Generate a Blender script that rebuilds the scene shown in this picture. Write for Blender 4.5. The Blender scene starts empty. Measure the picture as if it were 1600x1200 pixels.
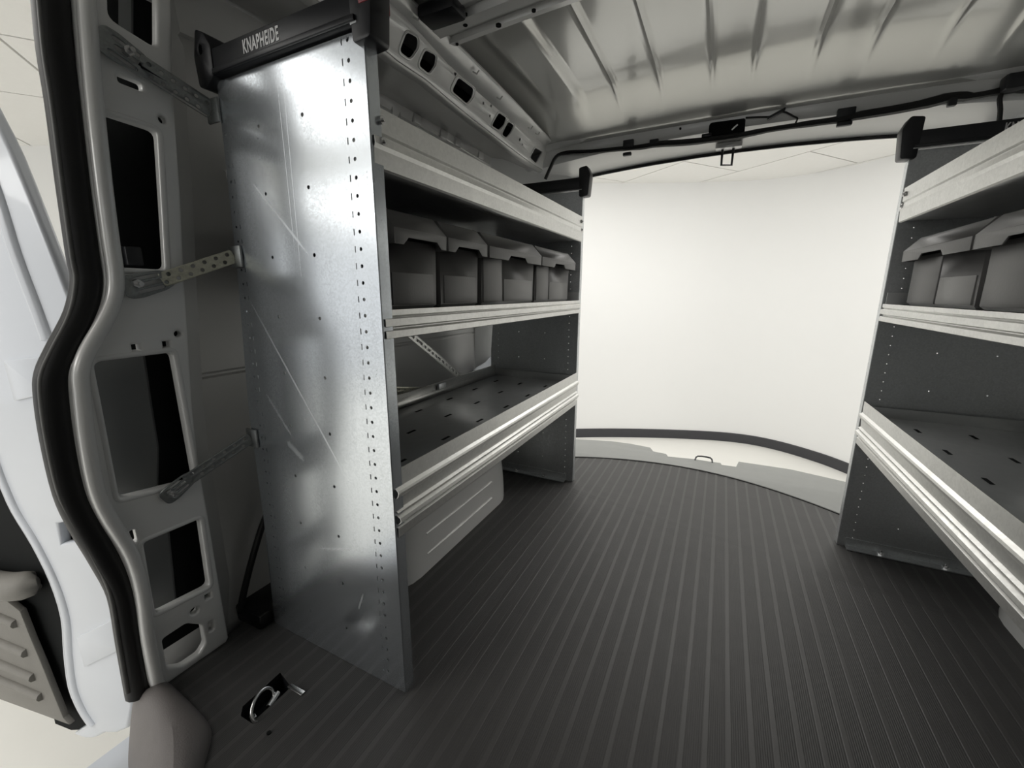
import bpy, bmesh, math, random
from mathutils import Vector, Matrix
random.seed(4)
C = bpy.context.scene.collection
PI = math.pi
# ------------------------------------------------------------------ camera
YAW, PITCH, ROLL, FOC = -0.460256965, 0.215743098, 0.002527302, 651.784
EYE = Vector((0, 0, 0.80))
cyw, syw, cp, sp = math.cos(YAW), math.sin(YAW), math.cos(PITCH), math.sin(PITCH)
fwd = Vector((syw*cp, cyw*cp, -sp)); r0 = Vector((cyw, -syw, 0)); u0 = r0.cross(fwd)
rt = math.cos(ROLL)*r0 + math.sin(ROLL)*u0
up = -math.sin(ROLL)*r0 + math.cos(ROLL)*u0
cam_d = bpy.data.cameras.new('camera'); cam = bpy.data.objects.new('camera', cam_d); C.objects.link(cam)
cam_d.sensor_width = 36; cam_d.lens = FOC/1600*36; cam_d.clip_start = 0.02
cam.matrix_world = Matrix(((rt.x, up.x, -fwd.x, EYE.x), (rt.y, up.y, -fwd.y, EYE.y), (rt.z, up.z, -fwd.z, EYE.z), (0, 0, 0, 1)))
bpy.context.scene.camera = cam
# ------------------------------------------------------------------ world, lights, exposure
vs = bpy.context.scene.view_settings
vs.view_transform = 'Standard'; vs.look = 'None'; vs.gamma = 1; vs.use_curve_mapping = False; vs.exposure = 0.0
w = bpy.data.worlds.new('studio_surroundings'); bpy.context.scene.world = w; w.use_nodes = True
bg = w.node_tree.nodes['Background']; bg.inputs[0].default_value = (1.0, 1.0, 0.985, 1); bg.inputs[1].default_value = 1.0
def area(name, loc, sx, sy, e, rot=(0, 0, 0), col=(1, .985, .955)):
    d = bpy.data.lights.new(name, 'AREA'); d.shape = 'RECTANGLE'; d.size = sx; d.size_y = sy; d.energy = e; d.color = col
    o = bpy.data.objects.new(name, d); o.location = loc; o.rotation_euler = rot; C.objects.link(o); return o
area('ceiling_lamp_rear', (-0.2, 2.6, 1.70), 2.6, 0.35, 15, (math.radians(24), 0, 0))
area('ceiling_lamp_middle', (-0.2, 2.7, 1.75), 2.4, 0.9, 27)
area('ceiling_lamp_side', (-2.6, -3.0, 1.755), 3.6, 1.8, 95)
area('fill_light_doorway', (-1.9, -.35, 1.755), 1.1, 1.4, 13)  # added fill without a known fixture, brightens the floor outside the side doorway
area('ceiling_lamp_front', (0.3, -3.2, 1.72), 2.4, 1.0, 30)

# ------------------------------------------------------------------ pixel -> real plane helpers (measured on the photograph)
def ray(px, py):
    return (rt*((px-800)/FOC) - up*((py-600)/FOC) + fwd)
def hit(px, py, ax, val):
    d = ray(px, py); t = (val-EYE[ax])/d[ax]; return EYE + d*t
def hitp(px, py, p0, n):
    d = ray(px, py); t = (p0-EYE).dot(n)/d.dot(n); return EYE + d*t
def FL(px, py, z=0): return hit(px, py, 2, z)
# ------------------------------------------------------------------ materials
def mat(name, col, rough=.5, metal=0, noise=0, nscale=8, bump=0, bscale=60, coat=0, spec=.5, rvar=0):
    m = bpy.data.materials.new(name); m.use_nodes = True; nt = m.node_tree; b = nt.nodes['Principled BSDF']
    b.inputs['Roughness'].default_value = rough; b.inputs['Metallic'].default_value = metal
    b.inputs['Coat Weight'].default_value = coat; b.inputs['Coat Roughness'].default_value = .06
    b.inputs['Specular IOR Level'].default_value = spec
    tc = nt.nodes.new('ShaderNodeTexCoord')
    n = nt.nodes.new('ShaderNodeTexNoise'); n.inputs['Scale'].default_value = nscale; n.inputs['Detail'].default_value = 4
    nt.links.new(tc.outputs['Object'], n.inputs['Vector'])
    mx = nt.nodes.new('ShaderNodeMix'); mx.data_type = 'RGBA'
    a = [max(0, c*(1-noise)) for c in col]; z = [min(1, c*(1+noise)) for c in col]
    mx.inputs[6].default_value = (*a, 1); mx.inputs[7].default_value = (*z, 1)
    nt.links.new(n.outputs['Fac'], mx.inputs[0]); nt.links.new(mx.outputs[2], b.inputs['Base Color'])
    if rvar:
        mr = nt.nodes.new('ShaderNodeMapRange'); mr.inputs[1].default_value = .3; mr.inputs[2].default_value = .7
        mr.inputs[3].default_value = rough-rvar; mr.inputs[4].default_value = rough+rvar
        nt.links.new(n.outputs['Fac'], mr.inputs[0]); nt.links.new(mr.outputs[0], b.inputs['Roughness'])
    if bump:
        n2 = nt.nodes.new('ShaderNodeTexNoise'); n2.inputs['Scale'].default_value = bscale; n2.inputs['Detail'].default_value = 3
        nt.links.new(tc.outputs['Object'], n2.inputs['Vector'])
        bp = nt.nodes.new('ShaderNodeBump'); bp.inputs['Strength'].default_value = bump; bp.inputs['Distance'].default_value = .002
        nt.links.new(n2.outputs['Fac'], bp.inputs['Height']); nt.links.new(bp.outputs[0], b.inputs['Normal'])
    return m
def galv(name, base, rough, scale=260, lo=.8, metal=1.0, scr=None, streak=.25, bmp=.04):
    """zinc coated sheet: fine spangle, rolled streaks, optional scratches given as local segments"""
    m = bpy.data.materials.new(name); m.use_nodes = True; nt = m.node_tree; L = nt.links; b = nt.nodes['Principled BSDF']
    b.inputs['Metallic'].default_value = metal
    tc = nt.nodes.new('ShaderNodeTexCoord')
    v = nt.nodes.new('ShaderNodeTexVoronoi'); v.inputs['Scale'].default_value = scale; L.new(tc.outputs['Object'], v.inputs['Vector'])
    bw = nt.nodes.new('ShaderNodeRGBToBW'); L.new(v.outputs['Color'], bw.inputs[0])
    mp = nt.nodes.new('ShaderNodeMapping'); mp.inputs['Scale'].default_value = (30, 30, 1.5); L.new(tc.outputs['Object'], mp.inputs['Vector'])
    n = nt.nodes.new('ShaderNodeTexNoise'); n.inputs['Scale'].default_value = 1.0; n.inputs['Detail'].default_value = 5; L.new(mp.outputs[0], n.inputs['Vector'])
    n3 = nt.nodes.new('ShaderNodeTexNoise'); n3.inputs['Scale'].default_value = 7; n3.inputs['Detail'].default_value = 3; L.new(tc.outputs['Object'], n3.inputs['Vector'])
    def mth(op, a, c):
        k = nt.nodes.new('ShaderNodeMath'); k.operation = op
        for i, q in enumerate((a, c)):
            if q is None: continue
            if isinstance(q, (int, float)): k.inputs[i].default_value = q
            else: L.new(q, k.inputs[i])
        return k.outputs[0]
    mix = mth('ADD', mth('MULTIPLY', bw.outputs[0], .5), mth('MULTIPLY', n.outputs['Fac'], streak))
    mix = mth('ADD', mix, mth('MULTIPLY', n3.outputs['Fac'], .4))
    mr = nt.nodes.new('ShaderNodeMapRange'); mr.inputs[1].default_value = .25; mr.inputs[2].default_value = .9
    mr.inputs[3].default_value = lo; mr.inputs[4].default_value = 1.0; L.new(mix, mr.inputs[0])
    vm = nt.nodes.new('ShaderNodeVectorMath'); vm.operation = 'SCALE'; vm.inputs[0].default_value = base; L.new(mr.outputs[0], vm.inputs['Scale'])
    rr = nt.nodes.new('ShaderNodeMapRange'); rr.inputs[1].default_value = .25; rr.inputs[2].default_value = .9
    rr.inputs[3].default_value = rough+.05; rr.inputs[4].default_value = rough-.05; L.new(mix, rr.inputs[0])
    rough_out = rr.outputs[0]
    if scr:
        sx = nt.nodes.new('ShaderNodeSeparateXYZ'); L.new(tc.outputs['Object'], sx.inputs[0])
        tot = None
        for (x0, z0, x1, z1, wd, st) in scr:
            dx, dz = x1-x0, z1-z0; ln = math.hypot(dx, dz); dx /= ln; dz /= ln
            # distance across and position along
            ac = mth('ABSOLUTE', mth('ADD', mth('ADD', mth('MULTIPLY', sx.outputs[0], -dz), mth('MULTIPLY', sx.outputs[2], dx)), x0*dz - z0*dx), None)
            al = mth('ADD', mth('ADD', mth('MULTIPLY', sx.outputs[0], dx), mth('MULTIPLY', sx.outputs[2], dz)), -(x0*dx+z0*dz))
            e = nt.nodes.new('ShaderNodeMapRange'); e.inputs[1].default_value = wd; e.inputs[2].default_value = 0; e.inputs[3].default_value = 0; e.inputs[4].default_value = st; L.new(ac, e.inputs[0])
            g = nt.nodes.new('ShaderNodeMapRange'); g.inputs[1].default_value = ln/2; g.inputs[2].default_value = ln/2*.55; L.new(mth('ABSOLUTE', mth('SUBTRACT', al, ln/2), None), g.inputs[0])
            s = mth('MULTIPLY', e.outputs[0], g.outputs[0])
            tot = s if tot is None else mth('MAXIMUM', tot, s)
        rough_out = mth('ADD', rough_out, mth('MULTIPLY', tot, .35))
        cm = nt.nodes.new('ShaderNodeMix'); cm.data_type = 'RGBA'; L.new(tot, cm.inputs[0]); L.new(vm.outputs[0], cm.inputs[6]); cm.inputs[7].default_value = (.95, .97, 1, 1)
        L.new(cm.outputs[2], b.inputs['Base Color'])
    else:
        L.new(vm.outputs[0], b.inputs['Base Color'])
    L.new(rough_out, b.inputs['Roughness'])
    bp = nt.nodes.new('ShaderNodeBump'); bp.inputs['Strength'].default_value = bmp; bp.inputs['Distance'].default_value = .001
    L.new(bw.outputs[0], bp.inputs['Height']); L.new(bp.outputs[0], b.inputs['Normal'])
    return m
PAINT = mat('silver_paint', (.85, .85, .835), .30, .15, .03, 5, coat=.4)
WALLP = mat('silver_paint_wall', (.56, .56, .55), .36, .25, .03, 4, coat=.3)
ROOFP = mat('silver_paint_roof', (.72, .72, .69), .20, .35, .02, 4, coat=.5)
DOORP = mat('pale_blue_grey_paint', (.68, .71, .76), .32, .1, .03, 4, coat=.4)
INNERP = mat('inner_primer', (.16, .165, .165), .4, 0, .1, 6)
RUBBER = mat('black_rubber', (.012, .012, .012), .42, 0, .2, 40, spec=.4)
RUBLIP = mat('grey_rubber_lip', (.10, .10, .095), .5, 0, .2, 40)
MATR = mat('floor_rubber', (.060, .0585, .0575), .56, 0, .12, 18, bump=.15, bscale=300, spec=.35)
MATS = mat('floor_rubber_smooth', (.072, .070, .0685), .50, 0, .10, 18, bump=.10, bscale=300, spec=.4)
BLACK = mat('black_coated_steel', (.012, .013, .016), .38, 0, .2, 10, spec=.5)
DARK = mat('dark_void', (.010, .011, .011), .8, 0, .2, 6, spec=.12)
PLAST = mat('grey_bin_plastic', (.15, .147, .145), .42, 0, .06, 12, bump=.08, bscale=200, spec=.5)
PLAST_REFL = mat('grey_bin_painted_reflection', (.21, .207, .203), .36, 0, .05, 12)  # paler grey paints a reflection into the label plates of the wide bins
SCUFF = mat('taupe_plastic', (.17, .155, .15), .6, 0, .06, 25, bump=.25, bscale=350)
TRIM = mat('ribbed_trim_plastic', (.22, .21, .19), .6, 0, .08, 25, bump=.3, bscale=250)
WHITE = mat('white_lettering', (.75, .75, .75), .5)
RED = mat('red_plastic', (.25, .02, .03), .4)
GLV = galv('galvanised_steel', (.66, .67, .68), .30)
GLVD = galv('galvanised_steel_dull', (.70, .72, .73), .42)
LIP = galv('galvanised_shelf_front', (.74, .74, .72), .44, 200, .88, streak=.4)
TRAY = galv('galvanised_shelf_deck', (.78, .79, .79), .32, 60, .93, metal=.85, streak=.1, bmp=0)
YZN = galv('yellow_zinc_strap', (.62, .62, .52), .40, 300, .75)
DZN = galv('grey_zinc_strap', (.40, .42, .42), .42, 300, .75)
BOLT = mat('zinc_bolt', (.75, .75, .75), .22, 1, .1, 40)
STW = mat('studio_wall_white', (.85, .85, .84), .85, 0, .01, 1)
STC = mat('ceiling_tile_cream', (.92, .91, .88), .9, 0, .02, 30)
STJ = mat('ceiling_joint', (.45, .44, .41), .9)
STF = mat('studio_floor_pale', (.84, .83, .79), .45, 0, .04, 3)
BASEB = mat('dark_baseboard', (.045, .045, .05), .6)
BUMP = mat('grey_sill_plastic', (.24, .245, .235), .5, 0, .05, 30, bump=.2, bscale=400)

# ------------------------------------------------------------------ object helpers
def link(o, parent=None, m=None, smooth=None):
    C.objects.link(o)
    if m is not None and not o.data.materials: o.data.materials.append(m)
    if parent: o.parent = parent
    if smooth is not None:
        a = smooth
        bm = bmesh.new(); bm.from_mesh(o.data)
        for f in bm.faces: f.smooth = True
        for e in bm.edges:
            if len(e.link_faces) == 2 and e.calc_face_angle(0) > a: e.smooth = False
        bm.to_mesh(o.data); bm.free()
    return o
def obj(name, bm, m, parent=None, smooth=.6):
    me = bpy.data.meshes.new(name); bmesh.ops.recalc_face_normals(bm, faces=bm.faces); bm.to_mesh(me); bm.free()
    return link(bpy.data.objects.new(name, me), parent, m, smooth)
def tag(o, label=None, cat=None, group=None, kind=None):
    for k, v in (('label', label), ('category', cat), ('group', group), ('kind', kind)):
        if v: o[k] = v
    return o
def empty(name, loc, label, cat, group=None):
    o = bpy.data.objects.new(name, None); o.empty_display_size = .05; C.objects.link(o); o.location = loc
    bpy.context.view_layer.update(); return tag(o, label, cat, group)
def adopt(o, parent):
    o.parent = parent; o.matrix_parent_inverse = Matrix.Translation(parent.location).inverted(); return o
def box(bm, x0, x1, y0, y1, z0, z1, bev=0):
    b2 = bmesh.new(); bmesh.ops.create_cube(b2, size=1)
    for v in b2.verts: v.co = Vector(((x0+x1)/2+v.co.x*(x1-x0), (y0+y1)/2+v.co.y*(y1-y0), (z0+z1)/2+v.co.z*(z1-z0)))
    if bev: bmesh.ops.bevel(b2, geom=b2.edges[:], offset=bev, segments=2, affect='EDGES', profile=.5)
    merge(bm, b2)
def merge(bm, b2):
    me = bpy.data.meshes.new('t'); b2.to_mesh(me); b2.free(); bm.from_mesh(me); bpy.data.meshes.remove(me)
def boxo(name, b, m, parent=None, bev=.001):
    bm = bmesh.new(); box(bm, *b, bev); return obj(name, bm, m, parent)
def obox(bm, c, u, v, n, lu, lv, ln, bev=0):
    b2 = bmesh.new(); bmesh.ops.create_cube(b2, size=1)
    for q in b2.verts: q.co = c + u*(q.co.x*lu) + v*(q.co.y*lv) + n*(q.co.z*ln)
    if bev: bmesh.ops.bevel(b2, geom=b2.edges[:], offset=bev, segments=2, affect='EDGES', profile=.5)
    merge(bm, b2)
def cyl(bm, c, n, r, h, seg=12, r2=None):
    n = Vector(n).normalized(); q = n.to_track_quat('Z', 'Y').to_matrix().to_4x4()
    b2 = bmesh.new(); bmesh.ops.create_cone(b2, cap_ends=True, segments=seg, radius1=r, radius2=r if r2 is None else r2, depth=h)
    bmesh.ops.transform(b2, matrix=Matrix.Translation(c) @ q, verts=b2.verts); merge(bm, b2)
def tube(bm, pts, rad, seg=8, flat=None, closed=False):
    """swept round tube; rad may be a list"""
    pts = [Vector(p) for p in pts]; n = len(pts); rings = []
    prev = None
    for i, p in enumerate(pts):
        a = pts[(i-1) % n] if (closed or i > 0) else p; b = pts[(i+1) % n] if (closed or i < n-1) else p
        t = (b-a).normalized()
        if prev is None:
            s = t.cross(Vector((0, 0, 1)));
            if s.length < .2: s = t.cross(Vector((1, 0, 0)))
            s.normalize()
        else:
            s = (prev - t*prev.dot(t)).normalized()
        prev = s; q = t.cross(s); r = rad[i] if isinstance(rad, (list, tuple)) else rad
        rings.append([bm.verts.new(p + s*math.cos(2*PI*k/seg)*r + q*math.sin(2*PI*k/seg)*r) for k in range(seg)])
    for i in range(n if closed else n-1):
        A, B = rings[i], rings[(i+1) % n]
        for k in range(seg): bm.faces.new((A[k], A[(k+1) % seg], B[(k+1) % seg], B[k]))
    if not closed:
        bm.faces.new(rings[0]); bm.faces.new(rings[-1])
def smoothpath(pts, k=4):
    pts = [Vector(p) for p in pts]; out = []
    for i in range(len(pts)-1):
        p0 = pts[max(0, i-1)]; p1 = pts[i]; p2 = pts[i+1]; p3 = pts[min(len(pts)-1, i+2)]
        for j in range(k):
            t = j/k; out.append(.5*((2*p1)+(p2-p0)*t+(2*p0-5*p1+4*p2-p3)*t*t+(3*p1-p0-3*p2+p3)*t**3))
    out.append(pts[-1]); return out
def loft(bm, secs, cap=True, closed=False):
    """secs: list of equal-length point lists"""
    R = [[bm.verts.new(p) for p in s] for s in secs]; n = len(R[0])
    for A, B in zip(R[:-1], R[1:]):
        for k in range(n if closed else n-1): bm.faces.new((A[k], A[(k+1) % n], B[(k+1) % n], B[k]))
    if cap and closed: bm.faces.new(R[0]); bm.faces.new(R[-1])
def solidify(o, t, off=-1):
    md = o.modifiers.new('thickness', 'SOLIDIFY'); md.thickness = t; md.offset = off; return o
def plate(name, outline, holes, th, origin, u, v, m, parent=None, bev=0.0, smooth=.5, res=1):
    """flat sheet with real holes; outline and holes are lists of (a, b) in the u, v plane"""
    u = Vector(u).normalized(); v = Vector(v); v = (v-u*v.dot(u)).normalized(); n = u.cross(v)
    cu = bpy.data.curves.new(name, 'CURVE'); cu.dimensions = '2D'; cu.fill_mode = 'BOTH'; cu.extrude = max(1e-5, th/2-bev); cu.bevel_depth = bev; cu.bevel_resolution = res
    if bev: cu.offset = -bev
    for pl in [outline]+list(holes):
        s = cu.splines.new('POLY'); s.points.add(len(pl)-1); s.use_cyclic_u = True
        for i, p in enumerate(pl): s.points[i].co = (p[0], p[1], 0, 1)
    t = bpy.data.objects.new('t', cu); C.objects.link(t)
    me = bpy.data.meshes.new_from_object(t.evaluated_get(bpy.context.evaluated_depsgraph_get()))
    bpy.data.objects.remove(t); bpy.data.curves.remove(cu); me.name = name; me.materials.clear()
    origin = Vector(origin)
    M = Matrix(((u.x, v.x, n.x, origin.x), (u.y, v.y, n.y, origin.y), (u.z, v.z, n.z, origin.z), (0, 0, 0, 1)))
    bm = bmesh.new(); bm.from_mesh(me); bmesh.ops.remove_doubles(bm, verts=bm.verts, dist=1e-6); bm.transform(M)
    bmesh.ops.recalc_face_normals(bm, faces=bm.faces); bm.to_mesh(me); bm.free()
    return link(bpy.data.objects.new(name, me), parent, m, smooth)
def circ(cx, cy, r, n=8, ry=None):
    ry = ry or r; return [(cx+r*math.cos(2*PI*k/n+.3), cy+ry*math.sin(2*PI*k/n+.3)) for k in range(n)]
def rect(x0, x1, y0, y1): return [(x0, y0), (x1, y0), (x1, y1), (x0, y1)]
def slot(cx, cy, hx, hy, n=5):
    """rounded slot"""
    out = []
    if hx >= hy:
        for s, a0 in ((1, -PI/2), (-1, PI/2)):
            for k in range(n): a = a0+PI*k/(n-1); out.append((cx+s*(hx-hy)+hy*math.cos(a), cy+hy*math.sin(a)))
    else:
        for s, a0 in ((1, 0), (-1, PI)):
            for k in range(n): a = a0+PI*k/(n-1); out.append((cx+hx*math.cos(a), cy+s*(hy-hx)+hx*math.sin(a)))
    return out
def rounded(poly, r, k=4):
    """round the corners of a 2D polygon"""
    out = []; n = len(poly)
    for i in range(n):
        p = Vector(poly[i]); a = Vector(poly[i-1]); b = Vector(poly[(i+1) % n])
        da = (a-p); db = (b-p); rr = min(r, da.length*.45, db.length*.45)
        s = p+da.normalized()*rr; e = p+db.normalized()*rr
        for j in range(k+1):
            t = j/k; q = s*(1-t)**2 + p*2*t*(1-t) + e*t*t; out.append((q.x, q.y))
    return out

# ================================================================== THE STUDIO AROUND THE VAN
GZ = -0.65; CZ = 1.77
wallpts = [(-6.2, -1.2), (-6.0, 0.0), (-5.35, .80), (-4.53, 1.25), (-4.0, 1.52), (-3.3, 2.0), (-2.5, 2.85), (-1.85, 3.5), (-1.22, 3.94), (-.63, 4.24), (-.04, 4.46), (.3, 4.52), (.56, 4.47), (.82, 4.32), (1.05, 4.10), (1.5, 3.5), (2.2, 2.5), (3.0, 1.2), (3.2, 0)]
wp = smoothpath([(x, y, 0) for x, y in wallpts], 6)
bm = bmesh.new(); loft(bm, [[Vector((p.x, p.y, GZ)), Vector((p.x, p.y, CZ+.02))] for p in wp])
tag(obj('wall_rear', bm, STW, None, 1.0), kind='structure')
bm = bmesh.new()
def inset(p, i, d):
    a = wp[max(0, i-1)]; b = wp[min(len(wp)-1, i+1)]; t = (b-a).normalized(); nn = Vector((t.y, -t.x, 0)); return p+nn*d
loft(bm, [[inset(p, i, .0)+Vector((0, 0, GZ+.001)), inset(p, i, .012)+Vector((0, 0, GZ+.001)), inset(p, i, .012)+Vector((0, 0, GZ+.085)), inset(p, i, 0)+Vector((0, 0, GZ+.09))] for i, p in enumerate(wp)])
tag(obj('baseboard_rear', bm, BASEB, None, .5), kind='structure')
bm = bmesh.new(); box(bm, -6.6, 3.6, -4.5, 5, GZ-.05, GZ)
tag(obj('floor_studio', bm, STF), kind='structure')
bm = bmesh.new(); box(bm, -6.6, 3.6, -4.5, 5, CZ+.02, CZ+.06)
ceil = tag(obj('ceiling_studio', bm, STJ), kind='structure')
bm = bmesh.new(); box(bm, -.604, .604, -.299, .299, CZ+.002, CZ+.022); tile0 = obj('ceiling_tile', bm, STC, ceil)
ang = math.radians(-38); first = True
for i in range(-6, 6):
    for j in range(-9, 10):
        cx, cy = i*1.22+.55*(j % 2), j*.61
        x, y = cx*math.cos(ang)-cy*math.sin(ang)-1.2, cx*math.sin(ang)+cy*math.cos(ang)+1.6
        if not (-6 < x < 2.8 and .2 < y < 4.9): continue
        # keep only the ones that could be seen past the van
        if x > -1.5 and y < 2.6: continue
        if first: t = tile0; first = False
        else: t = tile0.copy(); C.objects.link(t)
        t.location = (x, y, 0); t.rotation_euler = (0, 0, ang)

# ================================================================== VAN SHELL
# ---- floor: rubber mat with fine ridges and smooth bands, a solid slab cut round the lashing pocket
def rear_edge(x):
    return 1.995 - .62*abs(x+.10)**2.0*(1.0 if x > -.1 else .75)
xs = []; per = .0385; x = -.985
while x < .985:
    for k in range(7):
        xs += [(x+k*.0038, 0.0), (x+k*.0038+.0014, .0003), (x+k*.0038+.0024, .0003), (x+k*.0038+.0036, 0.0)]
    xs += [(x+.0275, .0), (x+.0290, .0006), (x+.0368, .0006)]
    x += per
bm = bmesh.new(); ys_n = 10
top = []
for (xx, zz) in xs:
    ye = rear_edge(xx); y0 = -1.3
    top.append([bm.verts.new((xx, y0+(ye-y0)*j/ys_n, zz-.0013)) for j in range(ys_n+1)])
bot = [[bm.verts.new((xx, y0+(rear_edge(xx)-y0)*j/ys_n, -.012)) for j in range(ys_n+1)] for xx in (xs[0][0], xs[-1][0])]
for a, b in zip(top[:-1], top[1:]):
    for j in range(ys_n): bm.faces.new((a[j], b[j], b[j+1], a[j+1]))
for side, e in ((top[0], bot[0]), (top[-1], bot[1])):
    for j in range(ys_n): bm.faces.new((side[j], side[j+1], e[j+1], e[j]))
for j in range(ys_n): bm.faces.new((bot[0][j], bot[1][j], bot[1][j+1], bot[0][j+1]))
bm.faces.new([r[0] for r in top]+[bot[1][0], bot[0][0]]); bm.faces.new([r[-1] for r in top]+[bot[1][-1], bot[0][-1]])
me = bpy.data.meshes.new('floor'); bmesh.ops.recalc_face_normals(bm, faces=bm.faces)
for f in bm.faces:
    c = f.calc_center_median()
    if c.z > -.0010 and ((c.x+.985) % per) > .0275: f.material_index = 1
bm.to_mesh(me); bm.free(); floor = bpy.data.objects.new('floor', me); me.materials.append(MATR); me.materials.append(MATS); C.objects.link(floor)
tag(floor, kind='structure')
pocket = [FL(*p) for p in [(438, 1050), (455, 1072), (441, 1086), (402, 1121), (396, 1131), (376, 1118), (379, 1103)]]
bm = bmesh.new(); loft(bm, [[Vector((p.x, p.y, z)) for p in pocket] for z in (-.05, .02)], closed=True)
cut = obj('cutter', bm, DARK, None, None)
box2 = bmesh.new(); box2.from_mesh(cut.data); box(box2, -1.2, -.80, -.80, .30, -.06, .03); box2.to_mesh(cut.data); box2.free()
md = floor.modifiers.new('cut', 'BOOLEAN'); md.operation = 'DIFFERENCE'; md.object = cut; md.solver = 'EXACT'
bpy.context.view_layer.update()
me2 = bpy.data.meshes.new_from_object(floor.evaluated_get(bpy.context.evaluated_depsgraph_get()))
floor.modifiers.clear(); floor.data = me2; bpy.data.objects.remove(cut)
plate('floor_pan', [(-1.02, 1.86), (-1.02, .32), (-.80, .30), (-.80, -.8), (-1.02, -.8), (-1.02, -1.3), (1.02, -1.3), (1.02, 1.86)], [], .03, (0, 0, -.06), (1, 0, 0), (0, 1, 0), DARK, floor)
# rubber edge at the rear of the mat, and the bare steel behind it
bm = bmesh.new(); N = 40; R1 = []; R2 = []
xr_ = [-.98+1.96*i/N for i in range(N+1)]
tube(bm, [(x, rear_edge(x)+.005, -.004) for x in xr_], .007, 6); obj('mat_edge', bm, RUBBER, floor)
# ---- rear sill / step pad, outline measured on its own level
zs = -.022
far = [(800, 690), (860, 686), (900, 686), (954, 689), (985, 693), (1016, 699), (1021, 705), (1041, 709), (1044, 713), (1085, 717), (1110, 721), (1126, 723), (1128, 726), (1150, 729), (1154, 721), (1235, 733), (1319, 752), (1400, 775)]
fp = [hit(px, py, 2, zs) for px, py in far]
near = [(x, rear_edge(x)-.01) for x in (1.0, .7, .4, .1, -.2, -.5, -.8, -1.0)]
fp = [p for p in fp if p.x < .98]
pl = [(p.x, p.y) for p in fp] + [(.98, fp[-1].y-.03), (1.0, rear_edge(1.0)-.01)] + near[1:] + [(-1.0, fp[0].y-.1)]
sill = plate('rear_step_pad', pl, [], .03, (0, 0, zs-.015), (1, 0, 0), (0, 1, 0), BUMP, None, .003)
tag(sill, 'grey moulded step pad behind the ribbed floor at the open rear doorway', 'step pad')
a = hit(1086, 719, 2, zs); b = hit(1113, 723, 2, zs)
bm = bmesh.new(); tube(bm, smoothpath([a, a+Vector((.01, .03, .012)), b+Vector((-.01, .03, .012)), b], 3), .004, 6)
st = obj('door_striker', bm, BLACK, sill)
# ---- roof skin with pressed ribs
ribs = [(-.40, 1), (-.257, .8), (-.10, 1), (.016, 1), (.17, .9), (.30, 1), (.46, .8), (.60, 1), (.74, 1)]
def roofz(x, y):
    z = 1.475 + .018*(1-(x/.9)**2)
    if y > 1.50: z -= 1.02*(y-1.50)**2
    f = max(0, min(1, (1.72-y)/.18))
    for rx, s in ribs:
        d = abs(x-rx)
        if d < .012: z -= .0075*s*f*(1-d/.012)
    if -.66 < x < -.51: z -= .012*f*min(1, (x+.66)/.02, (-.51-x)/.02)
    return z
xg = sorted(set([round(-.98+.02*i, 4) for i in range(99)] + [round(rx+d, 4) for rx, s in ribs for d in (-.012, -.006, 0, .006, .012)] + [-.66, -.64, -.53, -.51]))
yg = [-1.2, -.6, 0, .4, .8, 1.1, 1.3, 1.4, 1.5, 1.54, 1.57, 1.60, 1.63, 1.66, 1.70, 1.74, 1.78, 1.82]
bm = bmesh.new(); loft(bm, [[Vector((x, y, roofz(x, y))) for x in xg] for y in yg], cap=False)
roof = tag(solidify(obj('ceiling', bm, ROOFP, None, .9), .006, 1), kind='structure')
# ---- roof bow
def bowsec(x, y0, dz=0):
    c = .020*(1-(x/.7)**2)+dz
    P = [(y0+.122, 1.444), (y0+.10, 1.440), (y0+.095, 1.452), (y0+.070, 1.452), (y0+.064, 1.436), (y0+.030, 1.436), (y0+.024, 1.452), (y0+.006, 1.452), (y0, 1.444), (y0-.02, 1.446), (y0-.02, 1.462), (y0+.122, 1.462)]
    return [Vector((x, yy, zz+c-.006)) for yy, zz in P]
bow_holes = []
bm = bmesh.new(); loft(bm, [bowsec(x, .95) for x in [-.735+.0735*i for i in range(21)]], closed=True)
bow = obj('roof_bow', bm, PAINT, roof, .5)
bm = bmesh.new(); loft(bm, [bowsec(x, .62) for x in [-.735+.0735*i for i in range(21)]], closed=True)
obj('roof_bow', bm, PAINT, roof, .5)
bm = bmesh.new()
for px, py, r in [(727, 37, .006), (779, 38, .007), (834, 15, .005), (728, 21, .004), (714, 68, .004)]:
    p = hit(px, py, 2, 1.437+.0 if py > 30 else 1.44); cyl(bm, Vector((p.x, p.y, p.z-.002)), (0, 0, 1), r, .004, 10)
obj('rivet_hole', bm, DARK, bow)
bm = bmesh.new(); p = hit(690, 12, 2, 1.445); box(bm, p.x-.05, p.x+.05, p.y-.03, p.y+.03, 1.42, 1.45, .008); obj('dark_plug', bm, BLACK, roof)

# ---- left upper rail (box section with pressed openings)
RX = -.745
rail_root = None
bm = bmesh.new()
ysr = [-.9+i*.0945 for i in range(30)]
def droop(y): return -.035*max(0, (y-1.0)/.78)**1.5
ru = Vector((0, 1, 0)); rv = Vector((.333, 0, .943)).normalized(); rn = Vector((.943, 0, -.333)).normalized(); r0_ = Vector((-.745, 0, 1.345))
def yz(px, py): d = hitp(px, py, r0_, rn)-r0_; return (d.dot(ru), d.dot(rv))
H = [[(635, 50), (652, 59), (652, 74), (640, 92), (624, 80)], [(664, 78), (681, 87), (679, 101), (670, 115), (654, 102)], [(716, 121), (740, 139), (737, 152), (729, 162), (706, 142)],
     [(779, 176), (791, 184), (787, 195), (779, 203), (768, 196)], [(794, 190), (803, 196), (797, 208), (791, 215), (784, 210)], [(836, 231), (847, 237), (842, 246), (837, 255), (828, 246)]]
holes = []; rims = []
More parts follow.
